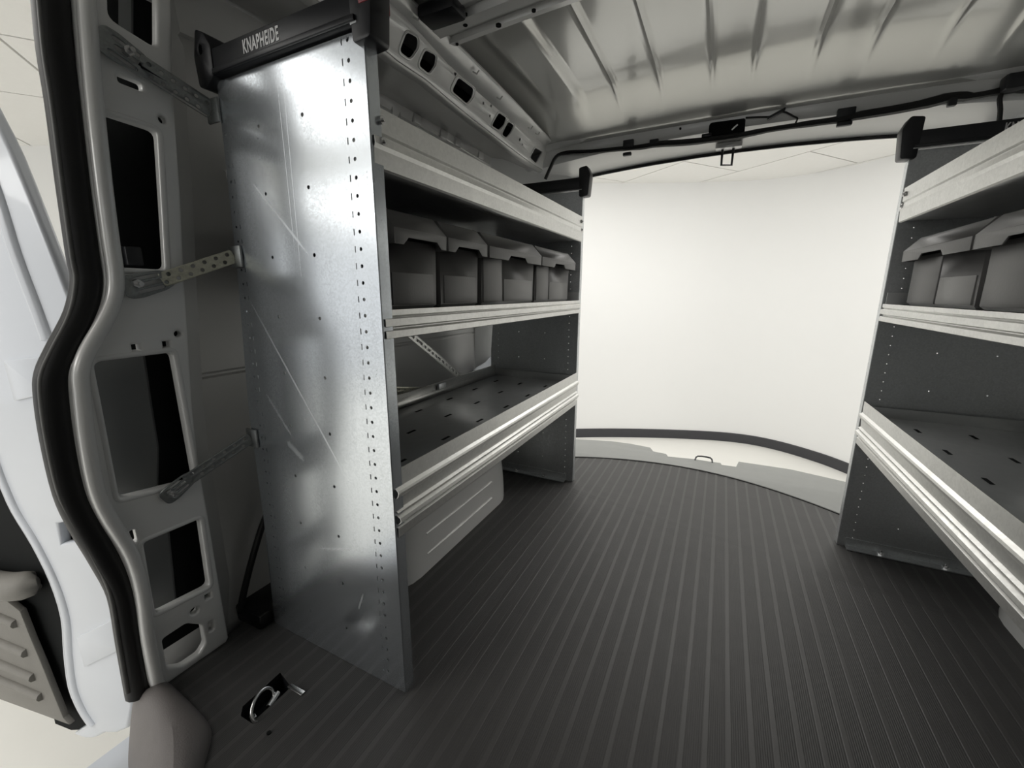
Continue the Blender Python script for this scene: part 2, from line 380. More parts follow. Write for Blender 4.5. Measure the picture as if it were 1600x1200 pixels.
for h in H:
    pts = [yz(*p) for p in h]; holes.append(rounded(pts, .010)); c = (sum(p[0] for p in pts)/5, sum(p[1] for p in pts)/5)
    rims.append(rounded([(c[0]+(a-c[0])*1.22, c[1]+(b-c[1])*1.17) for a, b in pts], .014))
for px, py, r in [(711, 115, .005), (755, 161, .004), (767, 165, .004), (765, 181, .004), (812, 218, .006), (816, 226, .004), (597, 10, .006)]:
    c = yz(px, py); holes.append(circ(c[0], c[1], r))
tp_ = [yz(*p) for p in [(632, 25), (700, 100), (750, 147), (800, 190), (842, 219), (860, 233)]]
bt_ = [yz(*p) for p in [(852, 268), (822, 249), (790, 225), (740, 187), (700, 154), (665, 124), (620, 94), (587, 66)]]
secs = []
for a, b in [(-.9, tp_[0][1]-.0), (.3, tp_[0][1]), (.7, tp_[0][1])]+tp_:
    q = r0_+ru*a+rv*(b-.002)+rn*.001; d = droop(q.y); secs.append([Vector((-.99, q.y, 1.47)), Vector((-.70, q.y, 1.452+d)), Vector((-.697, q.y, 1.445+d)), Vector((-.701, q.y, 1.442+d)), q])
bm = bmesh.new(); loft(bm, secs, cap=False)
railtop = obj('wall_left_upper_rail', bm, PAINT, None, .3); solidify(railtop, .003)
outl = [(-.9, tp_[0][1])]+tp_+bt_+[(-.9, bt_[-1][1])]
rail = plate('wall_left_rail_face', outl, holes, .003, r0_, ru, rv, PAINT, railtop, .001)
bm = bmesh.new()
for q in rims: tube(bm, [r0_+ru*a+rv*b+rn*.0005 for a, b in q], .003, 6, closed=True)
obj('opening_rim', bm, PAINT, railtop, .8)
bm = bmesh.new(); b3 = [r0_+ru*a+rv*b for a, b in reversed(bt_)]; b3 = [Vector((b3[0].x, -.9, b3[0].z))]+b3
loft(bm, [[p, Vector((p.x-.02, p.y, p.z-.006)), Vector((-.90, p.y+.03, max(1.36, p.z+.02))), Vector((-.972, p.y+.03, max(1.37, p.z+.03)))] for p in b3], cap=False)
solidify(obj('rail_underside', bm, WALLP, railtop, .4), .003)
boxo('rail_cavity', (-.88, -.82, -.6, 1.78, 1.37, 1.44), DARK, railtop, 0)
bm = bmesh.new()
for px, py in [(652, 27), (744, 112), (781, 152), (829, 199), (840, 208)]:
    p = hit(px, py, 0, -.702); tube(bm, [p+Vector((-.004, -.012, -.004)), p+Vector((.002, 0, -.006)), p+Vector((.006, .006, .004))], .0022, 6)
obj('sealer_bead', bm, WALLP, railtop)
tag(railtop, kind='structure'); railtop.name = 'trim_1'; rail.name = 'rail_face'

# ---- left wall skin with swage lines
def wallx(y, z):
    x = -1.045
    if z > .75: x += .095*((z-.75)/.6)**1.7
    if z < .25: x += .03*((.25-z)/.25)
    return x
zg = [-.03, 0, .08, .16, .25, .35, .45, .55, .605, .61, .615, .62, .7, .8, .9, 1.0, 1.1, 1.2, 1.26, 1.27, 1.28, 1.33, 1.40, 1.47]
def wallrow(y):
    out = []; yy_ = y
    for z in zg:
        x = wallx(y, z)
        if z in (.61, .615): x -= .004
        if z == 1.27: x += .006
        if yy_ == .30: y = .31+.085*max(0, min(1, (z-.68)/.15))
        out.append(Vector((x, y, z)))
    return out
bm = bmesh.new(); loft(bm, [wallrow(y) for y in [.30, .5, .8, 1.1, 1.4, 1.7, 1.88]], cap=False)
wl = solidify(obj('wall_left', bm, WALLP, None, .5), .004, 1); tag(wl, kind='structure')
# long pressed bead and slot high on the wall
bm = bmesh.new()
for zz, r in ((1.318, .003), (1.300, .0035)): tube(bm, [(-.978, y, zz) for y in (1.13, 1.3, 1.5, 1.75)], r, 6)
obj('pressed_bead', bm, PAINT, wl)
# inner upper stiffener panel with an oval keyhole
def ywz(px, py, x=-.955): p = hit(px, py, 0, x); return (p.y, p.z)
o1 = ywz(614, 182); o2 = ywz(622, 158)
hole = slot((o1[0]+o2[0])/2, (o1[1]+o2[1])/2, .011, .030)
pn = plate('stiffener_panel', rounded([(1.05, 1.20), (1.80, 1.20), (1.80, 1.372), (1.16, 1.372), (1.05, 1.372)], .01), [hole], .003, (-.955, 0, 0), (0, 1, 0), (0, 0, 1), PAINT, wl, .001)
bm = bmesh.new(); tube(bm, [(-.953, a, b) for a, b in slot((o1[0]+o2[0])/2, (o1[1]+o2[1])/2, .018, .037, 6)], .003, 6, closed=True)
for l_, r_ in (([(634, 166), (700, 205), (785, 252)], .003), ([(632, 174), (700, 219), (795, 277)], .0035), ([(650, 196), (720, 240), (800, 285)], .002)): tube(bm, [hit(px, py, 0, -.954) for px, py in l_], r_, 6)
obj('pressed_rim', bm, PAINT, wl, .8)
for y in (1.215, 1.36, 1.45, 1.62):
    bm = bmesh.new(); box(bm, -.957, -.944, y-.02, y+.02, 1.335, 1.365, .005); obj('weld_tab', bm, PAINT, wl)
# curved gusset seen above the bottom shelf
pa = [hit(px, py, 0, -.985) for px, py in [(726, 592), (741, 574), (755, 566), (764, 556), (771, 548), (800, 548), (800, 620), (726, 620)]]
plate('gusset', [(p.y, p.z) for p in pa], [circ(hit(768, 567, 0, -.985).y, hit(768, 567, 0, -.985).z, .022, 12)], .006, (-.975, 0, 0), (0, 1, 0), (0, 0, 1), DOORP, wl, .002)
# wheel housing: bulged box
def wheelhouse(sgn, y0, y1, parent, xin=.70, xout=1.03, h=.36):
    bm = bmesh.new(); secs = []
    for k in range(13):
        t = k/12; z = h*t
        ins = .0 if t < .5 else .10*((t-.5)/.5)**2.2
        def ring(x_in, ya, yb, r):
            q = [(xout, ya)]
            for j in range(7): a = -PI/2*(1-j/6); q.append((x_in+r-r*math.cos(a+PI/2-PI/2)*1.0 if False else x_in+r*(1-math.sin((j/6)*PI/2)), ya+r*(1-math.cos((j/6)*PI/2))))
            for j in range(7): q.append((x_in+r*(1-math.cos((j/6)*PI/2)), yb-r*(1-math.sin((j/6)*PI/2))))
            q.append((xout, yb)); return q
        secs.append([Vector((sgn*x, y, z-.002)) for x, y in ring(xin+ins, y0+ins*1.3, y1-ins*1.3-.10*t*t, .13)])
    loft(bm, secs, cap=False); bm.verts.ensure_lookup_table()
    bm.faces.new([v for v in bm.verts if abs(v.co.z-(h-.002)) < 1e-5])
    for zz in (.06, .16):
        pass
    return obj('wheel_housing', bm, PAINT, parent, .7)
wh = wheelhouse(-1, .70, 1.44, wl)
bm = bmesh.new()
for zz in (.055, .12): tube(bm, [(-.702, 0.86, zz), (-.699, 1.0, zz), (-.699, 1.24, zz)], .004, 6)
obj('pressed_bead', bm, PAINT, wl)
# right wall
bm = bmesh.new(); loft(bm, [[Vector((-v.x-.0, v.y, v.z)) for v in wallrow(y)] for y in [-1.2, -.6, 0, .5, .8, 1.1, 1.4, 1.7, 1.88]], cap=False)
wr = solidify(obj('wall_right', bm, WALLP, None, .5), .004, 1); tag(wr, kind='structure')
wheelhouse(1, .60, 1.46, wr)
bm = bmesh.new(); loft(bm, [[Vector(p) for p in [(.99, y, 1.47), (.70, y, 1.452+droop(y)), (.703, y, 1.441+droop(y)), (.745, y, 1.405), (.752, y, 1.34), (.90, y, 1.36), (.97, y, 1.36)]] for y in ysr], cap=False)
tr = solidify(obj('trim_2', bm, PAINT, None, .4), .003); tag(tr, kind='structure')
# unseen partition added behind the camera to dim the interior; closed side ahead of doorway
tag(plate('light_block_front', rect(-1.03, 1.03, -.02, 1.48), [rounded(rect(-.50, .50, .88, 1.18), .08)], .03, (0, -1.22, 0), (1, 0, 0), (0, 0, 1), WALLP, None, .003), kind='structure')
bm = bmesh.new(); box(bm, -1.03, -.97, -1.2, -.80, -.02, 1.45, .01); tag(obj('trim_6', bm, WALLP), kind='structure')
# ---- rear corner posts and header around the rear doorway
def arch(x): return .030*(1-(x/.62)**2)
hx = [-.98, -.9, -.8, -.72, -.66, -.6, -.5, -.4, -.3, -.15, 0, .15, .3, .4, .5, .6, .66, .72, .8, .9, .98]
hp = [(1.80, 1.50), (1.775, 1.41), (1.783, 1.398), (1.797, 1.392), (1.80, 1.347), (1.806, 1.337), (1.822, 1.329), (1.86, 1.314), (1.896, 1.301), (1.905, 1.293), (1.925, 1.292), (1.94, 1.30), (1.95, 1.50)]
bm = bmesh.new(); loft(bm, [[Vector((x, y, z+max(arch(x), -.03) if z < 1.45 else z)) for y, z in hp] for x in hx], cap=False)
header = obj('trim_3', bm, PAINT, None, .5); tag(header, kind='structure')
bm = bmesh.new(); tube(bm, [(x, 1.908, 1.290+max(arch(x), -.03)) for x in hx[2:-2]], .007, 6); obj('doorway_seal', bm, RUBBER, header)
def corner(s):
    bm = bmesh.new(); secs = []
    for z in (-.02, .3, .7, 1.0, 1.2, 1.28, 1.33, 1.40):
        k = max(0, (z-1.15)/.25)
        secs.append([Vector((s*x, y, z)) for x, y in [(1.04-.09*k, 1.70), (.96-.12*k, 1.745), (.90-.10*k, 1.80), (.80-.09*k, 1.84), (.70-.06*k, 1.885), (.685-.06*k, 1.90), (.69-.05*k, 1.95), (1.04, 1.95)]])
    loft(bm, secs, cap=False); return obj('corner_post', bm, PAINT, header, .6)
corner(-1); corner(1)
def HY(px, py, y=1.785): return hit(px, py, 1, y)
# wiring along the header
wir = empty('wiring_harness', HY(1100, 222), 'black taped wiring harness clipped along the header above the rear doorway', 'wiring')
def wpart(name, bm, m=RUBBER): return adopt(obj(name, bm, m), wir)
bm = bmesh.new()
hpts = [(852, 280), (860, 262), (869, 245), (884, 239), (925, 237), (965, 233), (1000, 230), (1030, 225), (1065, 223), (1105, 219), (1150, 213), (1200, 203), (1260, 194), (1310, 187), (1345, 180), (1400, 171), (1450, 161), (1485, 152), (1520, 150), (1560, 143), (1600, 137), (1660, 128)]
rr = [.005, .005, .005, .006, .006, .006, .007, .008, .008, .007, .007, .006, .007, .008, .009, .009, .010, .009, .006, .007, .010, .012]
tube(bm, smoothpath([HY(*p) for p in hpts], 3), [r*1.45 for r in rr for _ in range(3)][:len(hpts)*3-2], 8); wpart('main_loom', bm)
for (px, py, sx, sz) in [(982, 225, .020, .014), (1022, 222, .016, .009), (980, 241, .016, .006), (1104, 212, .016, .006), (1322, 176, .024, .013), (1319, 194, .020, .006), (1488, 158, .010, .014)]:
    bm = bmesh.new(); p = HY(px, py, 1.782); box(bm, p.x-sx, p.x+sx, p.y-.008, p.y+.008, p.z-sz, p.z+sz, .003); wpart('harness_clip', bm, BLACK)
bm = bmesh.new(); tube(bm, smoothpath([HY(*p) for p in [(1165, 184), (1185, 183), (1205, 182), (1222, 174), (1240, 182), (1246, 186), (1240, 197)]], 3), .003, 6); wpart('small_lead', bm)
bm = bmesh.new(); obox(bm, HY(1213, 178), (HY(1222, 173)-HY(1204, 183)).normalized(), Vector((0, 1, 0)), Vector((0, 0, 1)), .055, .014, .010, .003); wpart('lead_connector', bm, BLACK)
bm = bmesh.new(); tube(bm, smoothpath([HY(1567, 140), HY(1562, 155), HY(1563, 172), HY(1561, 192)], 3), .006, 8); wpart('branch_lead', bm)
bm = bmesh.new(); p = HY(1590, 128, 1.77); box(bm, p.x-.03, p.x+.04, p.y-.02, p.y+.02, p.z-.02, p.z+.02, .006); wpart('junction_box', bm, BLACK)
# dark access plate in the header
q = [HY(*p, 1.790) for p in [(1108, 196), (1111, 192), (1163, 185), (1165, 187), (1163, 212), (1107, 216)]]
pl = plate('access_plate', rounded([(v.x, v.z) for v in q], .006), [], .008, (0, 1.790, 0), (1, 0, 0), (0, 0, 1), DARK, header, .002)
bm = bmesh.new(); p = HY(1148, 199, 1.783); obox(bm, p, Vector((.7, 0, .6)).normalized(), Vector((0, 1, 0)), Vector((-.6, 0, .7)).normalized(), .022, .004, .005); obj('plate_latch', bm, BOLT, header)
bm = bmesh.new(); cyl(bm, HY(1063, 201, 1.795), (0, 1, 0), .004, .006, 8); obj('header_hole', bm, DARK, header)
# latch striker hanging from the header
P = lambda px, py: hit(px, py, 1, 1.875)
bm = bmesh.new(); a = P(1118, 231); b = P(1160, 226); obox(bm, (a+b)/2, (b-a).normalized(), Vector((0, 1, 0)), Vector((0, 0, 1)), (b-a).length, .04, .018, .004); stb = obj('latch_base', bm, PAINT, header)
bm = bmesh.new(); tube(bm, [P(1129, 232), P(1127, 258), P(1143, 258), P(1146, 232)], .0045, 8); obj('latch_loop', bm, BLACK, header)

# ---- side doorway pillar: pressed inner panel with openings
PZ = lambda z: -.965+.045*z
pn0 = Vector((PZ(0), 0, 0)); pn = Vector((1, 0, -.045)).normalized()
pu = Vector((0, 1, 0)); pv = Vector((.045, 0, 1)).normalized()
def pil(px, py, off=0):
    p = hitp(px, py, pn0+pn*off, pn); d = p-(pn0+pn*off); return (d.dot(pu), d.dot(pv))
def pil3(px, py, off=0): return hitp(px, py, pn0+pn*off, pn)
left = [(110, -70), (114, 0), (122, 100), (132, 200), (144, 300), (155, 380), (162, 430), (160, 465), (146, 500), (118, 548), (107, 580), (108, 612), (117, 690), (132, 765), (152, 810), (188, 868), (206, 925), (216, 1000), (229, 1062), (236, 1078)]
right = [(265, 1067), (354, 1004), (358, 996), (345, 920), (335, 860), (325, 800), (312, 730), (302, 640), (297, 560), (290, 450), (283, 300), (272, 150), (268, 0), (268, -70)]
out2 = [(v.x, v.y) for v in smoothpath([(*pil(*p), 0) for p in left], 3)] + [pil(*p) for p in right]
W = [[(172, -20), (243, -20), (243, 72), (172, 26)], [(163, 180), (245, 207), (258, 420), (187, 416)], [(150, 568), (268, 553), (303, 748), (190, 776)], [(226, 848), (311, 812), (326, 916), (245, 957)],
     [(256, 1000), (290, 977), (315, 979), (320, 1006), (311, 1022), (288, 1038), (264, 1042)]]
ph = []
for i, w_ in enumerate(W):
    pp = [pil(*p) for p in w_]; cx = sum(p[0] for p in pp)/len(pp); cz = sum(p[1] for p in pp)/len(pp)
    ph.append(rounded([(a+(.002 if a > cx else -.002), b+(.002 if b > cz else -.002)) for a, b in pp], .012 if i < 4 else .007))
for a, b, wd in [((192, 124), (217, 134), .006), ((130, 606), (132, 621), .005), ((208, 833), (211, 845), .005), ((330, 974), (331, 983), .005)]:
    A = Vector(pil(*a)); B = Vector(pil(*b)); d = (B-A).normalized()*wd; nrm = Vector((-d.y, d.x))
    ph.append(rounded([tuple(A-d-nrm), tuple(B+d-nrm), tuple(B+d+nrm), tuple(A-d+nrm)], wd*.8, 3))
for p, r in [((255, 187), .006), ((279, 522), .006), ((305, 955), .008)]: c = pil(*p); ph.append(circ(c[0], c[1], r, 10))
for p, r in [((213, 543), .0055), ((261, 538), .0055), ((326, 932), .006)]: c = pil(*p); ph.append(rect(c[0]-r, c[0]+r, c[1]-r, c[1]+r))
pillar = plate('trim_4', out2, ph, .020, pn0-pn*.010, pu, pv, PAINT, None, .0055, .7, 3); tag(pillar, kind='structure')
# raised rims of the openings
bm = bmesh.new()
for w_, hh in zip(W[1:4], ph[1:4]):
    cx = sum(p[0] for p in hh)/len(hh); cz = sum(p[1] for p in hh)/len(hh)
    tube(bm, [pn0+pu*(cx+(a-cx)*1.10)+pv*(cz+(b-cz)*1.045)-pn*.003 for a, b in hh], .0055, 8, closed=True)
obj('opening_rim', bm, PAINT, pillar, 1.0)
# pillar return, then a dark sheet painting in the shade behind the openings
bm = bmesh.new()
def hw(z): return PZ(z)-.14
for side, pts in (('r', right),):
    secs = []
    for px, py in right[1:]:
        p = pil3(px, py, -.008); secs.append([p+Vector((0, -.004, 0)), p+Vector((-.03, .002, 0)), p+Vector((-.06, .05, 0))])
    loft(bm, secs, cap=False)
obj('pillar_return', bm, WALLP, pillar, .6)
bm = bmesh.new(); loft(bm, [[pil3(*a, -.060)+Vector((0, .012, 0)), pil3(*b, -.060)+Vector((0, -.012, 0))] for a, b in zip([(150, -20), (135, 300), (150, 430), (150, 500), (125, 580), (135, 690), (175, 800), (215, 900), (235, 1040)], [(275, -20), (275, 300), (282, 430), (286, 500), (293, 580), (305, 690), (318, 800), (335, 900), (335, 1010)])], cap=False); solidify(obj('pillar_shade_sheet', bm, DARK, pillar), .004)
# inner shapes glimpsed through the openings
bm = bmesh.new()
for pts in ([(130, 555), (222, 545), (236, 640), (246, 700), (244, 785), (170, 795)], [(215, 845), (262, 830), (275, 955), (235, 970)], [(185, -30), (205, -30), (205, 60), (185, 50)]):
    loft(bm, [[pil3(px, py, -.050), pil3(px, py, -.058)+Vector((0, .004, 0))] for px, py in pts+[pts[0]]], cap=False); bm.faces.new([bm.verts.new(pil3(px, py, -.050)) for px, py in pts])
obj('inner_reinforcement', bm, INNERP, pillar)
bm = bmesh.new(); a = pil3(190, 384, -.05); b = pil3(222, 416, -.05); box(bm, a.x-.01, a.x+.01, a.y, b.y, b.z, a.z, .003); obj('inner_bracket', bm, BLACK, pillar)
# rounded flange and rubber seal following the doorway edge
lp = smoothpath([pil3(*p, -.006) for p in left], 4)
bm = bmesh.new(); tube(bm, [p+Vector((.012, .011, 0)) for p in lp], .0115, 14); obj('rolled_flange', bm, PAINT, pillar, 1.2)
bm = bmesh.new(); sb = []
secs = []
ctr = [(78, -25), (80, 0), (88, 85), (101, 170), (116, 290), (131, 400), (137, 440), (127, 492), (99, 548), (83, 585), (82, 620), (91, 685), (109, 765), (131, 815), (163, 870), (190, 925), (203, 1000), (217, 1082)]
sp_ = smoothpath([pil3(*p, -.020) for p in ctr], 4)
tube(bm, sp_, .0215, 14); seal = obj('door_seal', bm, RUBBER, pillar, 1.2)
bm = bmesh.new(); tube(bm, smoothpath([pil3(px+9, py, -.012) for px, py in ctr], 4), .009, 8); obj('door_seal_channel', bm, RUBBER, pillar, 1.2)
bm = bmesh.new(); tube(bm, smoothpath([pil3(px-17, py, -.010) for px, py in ctr], 4), .0045, 8); obj('door_seal_lip', bm, RUBLIP, pillar, 1.2)
# ---- sill cover of taupe plastic at the foot of the pillar
Q = lambda px, py, z: hit(px, py, 2, z)
rows = [[Q(196, 1095, -.03), Q(222, 1078, .02), Q(244, 1067, .030), Q(258, 1062, .022), Q(266, 1064, .0)],
        [Q(193, 1120, -.05), Q(226, 1100, .025), Q(256, 1088, .040), Q(285, 1087, .030), Q(292, 1090, .0)],
        [Q(190, 1150, -.08), Q(228, 1130, .020), Q(266, 1128, .045), Q(322, 1125, .020), Q(334, 1130, .0)],
        [Q(188, 1180, -.12), Q(230, 1165, .010), Q(270, 1170, .045), Q(322, 1155, .018), Q(334, 1150, .0)],
        [Q(196, 1225, -.16), Q(225, 1215, .0), Q(272, 1225, .040), Q(308, 1205, .015), Q(316, 1205, .0)],
        [Q(180, 1290, -.2), Q(215, 1290, -.01), Q(268, 1290, .030), Q(300, 1270, .0), Q(308, 1275, -.01)]]
bm = bmesh.new(); loft(bm, [[r[0]+Vector((0, 0, -.2))]+r+[r[-1]+Vector((0, 0, -.03))] for r in rows], cap=False)
cov = obj('sill_cover', bm, SCUFF, None, 1.2); solidify(cov, .004); md = cov.modifiers.new('s', 'SUBSURF'); md.levels = 2; md.render_levels = 2
tag(cov, 'taupe plastic sill cover at the foot of the side doorway pillar', 'trim cover')
tp = [0, 0, 0, Q(327, 1142, .004)]
bm = bmesh.new(); p = tp[3]; box(bm, p.x-.008, p.x+.012, p.y-.11, p.y-.01, -.04, .006, .003); obj('cover_clip', bm, BLACK, cov)
# outer rocker strip below
bm = bmesh.new(); box(bm, -1.10, -1.0, -.6, .33, -.30, -.17, .01); rk = obj('trim_5', bm, DOORP); tag(rk, kind='structure')

# ---- lashing ring and pocket in the floor
ring = empty('lashing_ring', FL(412, 1100), 'chrome lashing ring in its pocket in the floor left of the tall panel', 'lashing ring')
zb = -.030
bm = bmesh.new(); loft(bm, [[Vector((p.x, p.y, z)) for p in pocket] for z in (-.003, -.040)], cap=False, closed=True); bm.verts.ensure_lookup_table(); bm.faces.new(bm.verts[len(pocket):])
adopt(obj('pocket', bm, BLACK, None), ring)
c = FL(411, 1101, .006); bm = bmesh.new()
e1 = (hit(427, 1070, 2, .012)-hit(395, 1118, 2, .012)).normalized(); e2 = Vector((-.45, -.1, .9)).normalized()
tube(bm, [c+e1*.030*math.cos(t*2*PI/24)+e2*.022*math.sin(t*2*PI/24) for t in range(24)], .0032, 8, closed=True); adopt(obj('ring', bm, BOLT, None, 1.2), ring)
for a, b in (((452, 1072), (474, 1085)), ((391, 1124), (400, 1118))):
    A = FL(*a); B = FL(*b); bm = bmesh.new(); d = (B-A); obox(bm, (A+B)/2+Vector((0, 0, .001)), d.normalized(), Vector((0, 0, 1)).cross(d.normalized()), Vector((0, 0, 1)), d.length, .010, .004, .001); adopt(obj('pocket_edge', bm, BOLT), ring)
bm = bmesh.new(); cyl(bm, FL(427, 1094, -.004), e1, .006, .03, 10); adopt(obj('pivot', bm, BOLT), ring)
bm = bmesh.new(); cyl(bm, FL(420, 1145, .0), (0, 0, 1), .004, .002, 10); obj('screw_hole', bm, DARK, floor)
# ---- black block painting in the shadowed gap by the rack; black cable beside it
bm = bmesh.new(); a = FL(405, 915); box(bm, -1.035, -.925, .50, .66, -.01, .035, .008); tg = obj('shadow_gap_block', bm, RUBBER)
tag(tg, 'black block standing in for the shadowed gap in the floor behind the tall galvanised panel', 'shadow block')
bm = bmesh.new(); tube(bm, smoothpath([(-1.0, .50, .02), (-1.0, .511, .06), (-1.0, .547, .147), (-1.005, .60, .24), (-1.01, .68, .33)], 4), .008, 8)
tag(obj('floor_cable', bm, RUBBER, None, 1.2), 'black cable rising along the wall behind the tall galvanised panel', 'cable')

# ================================================================== SIDE CARGO DOOR, SWUNG OPEN
d0 = Vector((-1.34, .283, 0)); dn = Vector((.21, -1, 0)).normalized(); du = Vector((-1, -.21, 0)).normalized(); dv = Vector((0, 0, 1))
def dr(px, py, off=0): d = hitp(px, py, d0+dn*off, dn)-(d0+dn*off); return (d.dot(du), d.dot(dv))
def dr3(px, py, off=0): return hitp(px, py, d0+dn*off, dn)
door = empty('side_cargo_door', d0+Vector((0, 0, -.3)), 'pale grey side cargo door swung open outside the left doorway', 'van door')
fr = [(-90, 40), (-45, 100), (0, 183), (30, 243), (70, 343), (113, 455), (128, 500), (150, 640), (165, 800), (200, 980), (214, 1060), (206, 1132), (172, 1139), (158, 1146), (142, 1148), (122, 1141)]
inn = [(142, 1128), (127, 1105), (112, 1068), (105, 1015), (101, 960), (84, 905), (56, 848), (25, 797), (4, 750), (-22, 690), (-90, 610)]
oo = [(v.x, v.y) for v in smoothpath([(*dr(*p), 0) for p in fr], 2)] + [(v.x, v.y) for v in smoothpath([(*dr(*p), 0) for p in inn], 3)]
sh = [dr(*p) for p in [(99, 815), (112, 812), (124, 842), (104, 846)]]
drF = lambda px, py: dr(px, py, -.011)
oo = [(v.x, v.y) for v in smoothpath([(*drF(*p), 0) for p in fr], 2)] + [(v.x, v.y) for v in smoothpath([(*drF(*p), 0) for p in inn], 3)]
sh = [drF(*p) for p in [(99, 815), (112, 812), (124, 842), (104, 846)]]
fo = adopt(plate('door_frame', oo, [sh], .022, d0-dn*.011, du, dv, DOORP, None, .007, .8, 3), door)
bm = bmesh.new(); tube(bm, smoothpath([dr3(px+9, py, -.008) for px, py in inn], 4), .015, 12); adopt(obj('rolled_edge', bm, DOORP, None, 1.2), door)
bm = bmesh.new()
tube(bm, smoothpath([dr3(*p, -.008) for p in [(-60, 160), (-20, 240), (8, 310), (36, 400), (66, 480), (84, 530)]], 4), .018, 10)
adopt(obj('pressed_ridge', bm, DOORP, None, 1.2), door)
for q in ([(10, 563), (70, 557), (72, 615), (27, 626)], [(123, 995), (178, 966), (192, 1012), (135, 1040)]):
    adopt(plate('hinge_pad', rounded([dr(*p) for p in q], .004), [], .008, d0+dn*.001, du, dv, DOORP, None, .001), door)
bm = bmesh.new(); q = [dr3(*p, -.03) for p in [(90, 805), (120, 803), (135, 852), (95, 855)]]; bm.faces.new([bm.verts.new(p) for p in q]); adopt(obj('slot_backing', bm, DARK), door)
adopt(plate('recess_panel', [dr(*p, -.035) for p in [(-120, 560), (0, 700), (50, 800), (95, 890), (118, 980), (125, 1080), (150, 1136), (115, 1138), (90, 1128), (60, 1000), (-120, 900)]], [], .01, d0-dn*.035, du, dv, DARK, None), door)
adopt(plate('outer_skin', [dr(*p, -.055) for p in [(-140, 10), (-10, 190), (55, 345), (95, 455), (140, 640), (200, 1000), (200, 1120), (140, 1140), (-140, 1030)]], [], .012, d0-dn*.055, du, dv, DOORP, None), door)
# ribbed trim: each rib a slat following the door line
tq = [(-120, 865), (0, 935), (28, 957), (45, 1000), (62, 1040), (78, 1080), (96, 1124), (106, 1135), (60, 1118), (0, 1096), (-120, 1045)]
trm = adopt(plate('ribbed_trim', [dr(*p) for p in tq], [], .014, d0-dn*.010, du, dv, TRIM, None, .003), door)
bm = bmesh.new()
for y0, xr in ((963, 34), (1002, 50), (1035, 62), (1060, 74)):
    a = dr3(xr-8, y0+(xr-8)*.42, -.003); b = dr3(-120, y0-120*.42, -.003); tube(bm, [a, b], .012, 8)
adopt(obj('trim_rib', bm, TRIM, None, .8), door)
bm = bmesh.new(); a = dr3(-30, 905, .02); b = dr3(34, 905, .01); b2 = dr3(55, 915, .0)
tube(bm, smoothpath([dr3(-60, 900, .0), dr3(-10, 912, .0), dr3(16, 916, -.002), dr3(36, 915, -.006), dr3(50, 911, -.012), dr3(58, 908, -.02)], 2), [.026, .028, .030, .031, .032, .033, .033, .031, .028, .022, .012], 16); adopt(obj('pull_handle', bm, TRIM, None, 1.0), door)

# ================================================================== SHELVING
PITCHH = .02695
SCR = [(-.80, 1.00, -.66, .86, .004, .35), (-.86, .80, -.60, .42, .003, .5), (-.84, .60, -.76, .50, .006, .25), (-.60, .20, -.62, .15, .003, .6), (-.79, .50, -.735, .46, .010, .35), (-.74, .26, -.60, .30, .006, .2), (-.70, 1.15, -.70, .85, .0015, .3), (-.685, 1.15, -.69, .80, .0015, .25)]
PANEL_A = galv('galvanised_end_panel', (.68, .72, .76), .25, 330, .78, metal=.92, scr=SCR, streak=.55)
def end_panel(y, xf, s, m, parent, flange_dir=1, detail=True, ztop=1.172):
    """xf: x of the aisle edge, s: -1 when the panel runs to -x. Real punched holes and slots"""
    X = lambda d: xf+s*d
    out = [(X(0), 0), (X(0), ztop), (X(.358), ztop), (X(.372), .85), (X(.398), .55), (X(.398), .2), (X(.412), 0)]
    holes = []
    if detail:
        for k in range(44):
            z = .0065+PITCHH*k; f = k/43
            if z < .02: continue
            d = .043-.011*f
            holes.append(circ(X(d), z, .0032)); 
            if k > 0: hw_ = .0012; holes.append(rect(X(d+.0125)-hw_, X(d+.0125)+hw_, z-.005, z+.005))
        for k in range(41):
            z = .0065+PITCHH*k; f = k/43; d = .374-.022*f
            if z < .05: continue
            holes.append(circ(X(d), z, .0028, 6))
            if k % 1 == 0: holes.append(rect(X(d-.012)-.001, X(d-.012)+.001, z-.004, z+.004))
        for k in range(10):
            z = .092+.1102*k; f = k/9
            holes.append(circ(X(.156-.013*f), z, .0036, 7)); holes.append(circ(X(.271-.015*f), z, .0033, 7))
    else:
        for k in range(40):
            z = .033+PITCHH*k; holes.append(circ(X(.036), z, .0013, 5)); holes.append(circ(X(.37-.02*k/40), z, .0013, 5))
        for k in range(10): holes.append(circ(X(.14), .092+.109*k, .0016, 6)); holes.append(circ(X(.26), .092+.109*k, .0020, 6))
    p = plate('end_panel', out, holes, .0016, (0, y, 0), (1, 0, 0), (0, 0, 1), m, parent, 0, .3)
    x0 = X(0)
    bm = bmesh.new(); ya, yb = (y, y+.024*flange_dir); loft(bm, [[Vector((x0, y-.0008*flange_dir, z)), Vector((x0-s*.0012, y+.001, z)), Vector((x0-s*.0012, yb, z)), Vector((x0+s*.010, yb+.0005, z)), Vector((x0+s*.010, yb-.0015*flange_dir, z)), Vector((x0+s*.0008, yb-.0018*flange_dir, z)), Vector((x0+s*.0008, y+.0005, z))] for z in (0, ztop)], closed=True)
    obj('front_flange', bm, m, p, .3)
    hs = []
    for k in range(41): hs.append(rect(.006, .014, .04+PITCHH*k, .05+PITCHH*k))
    b1, b2 = Vector((X(.412), y, 0)), Vector((X(.358), y, ztop)); vv = (b2-b1)
    plate('rear_flange', rect(0, .026, 0, vv.length), hs, .0016, b1, (0, flange_dir, 0), vv, m, p, 0, .3)
    return p
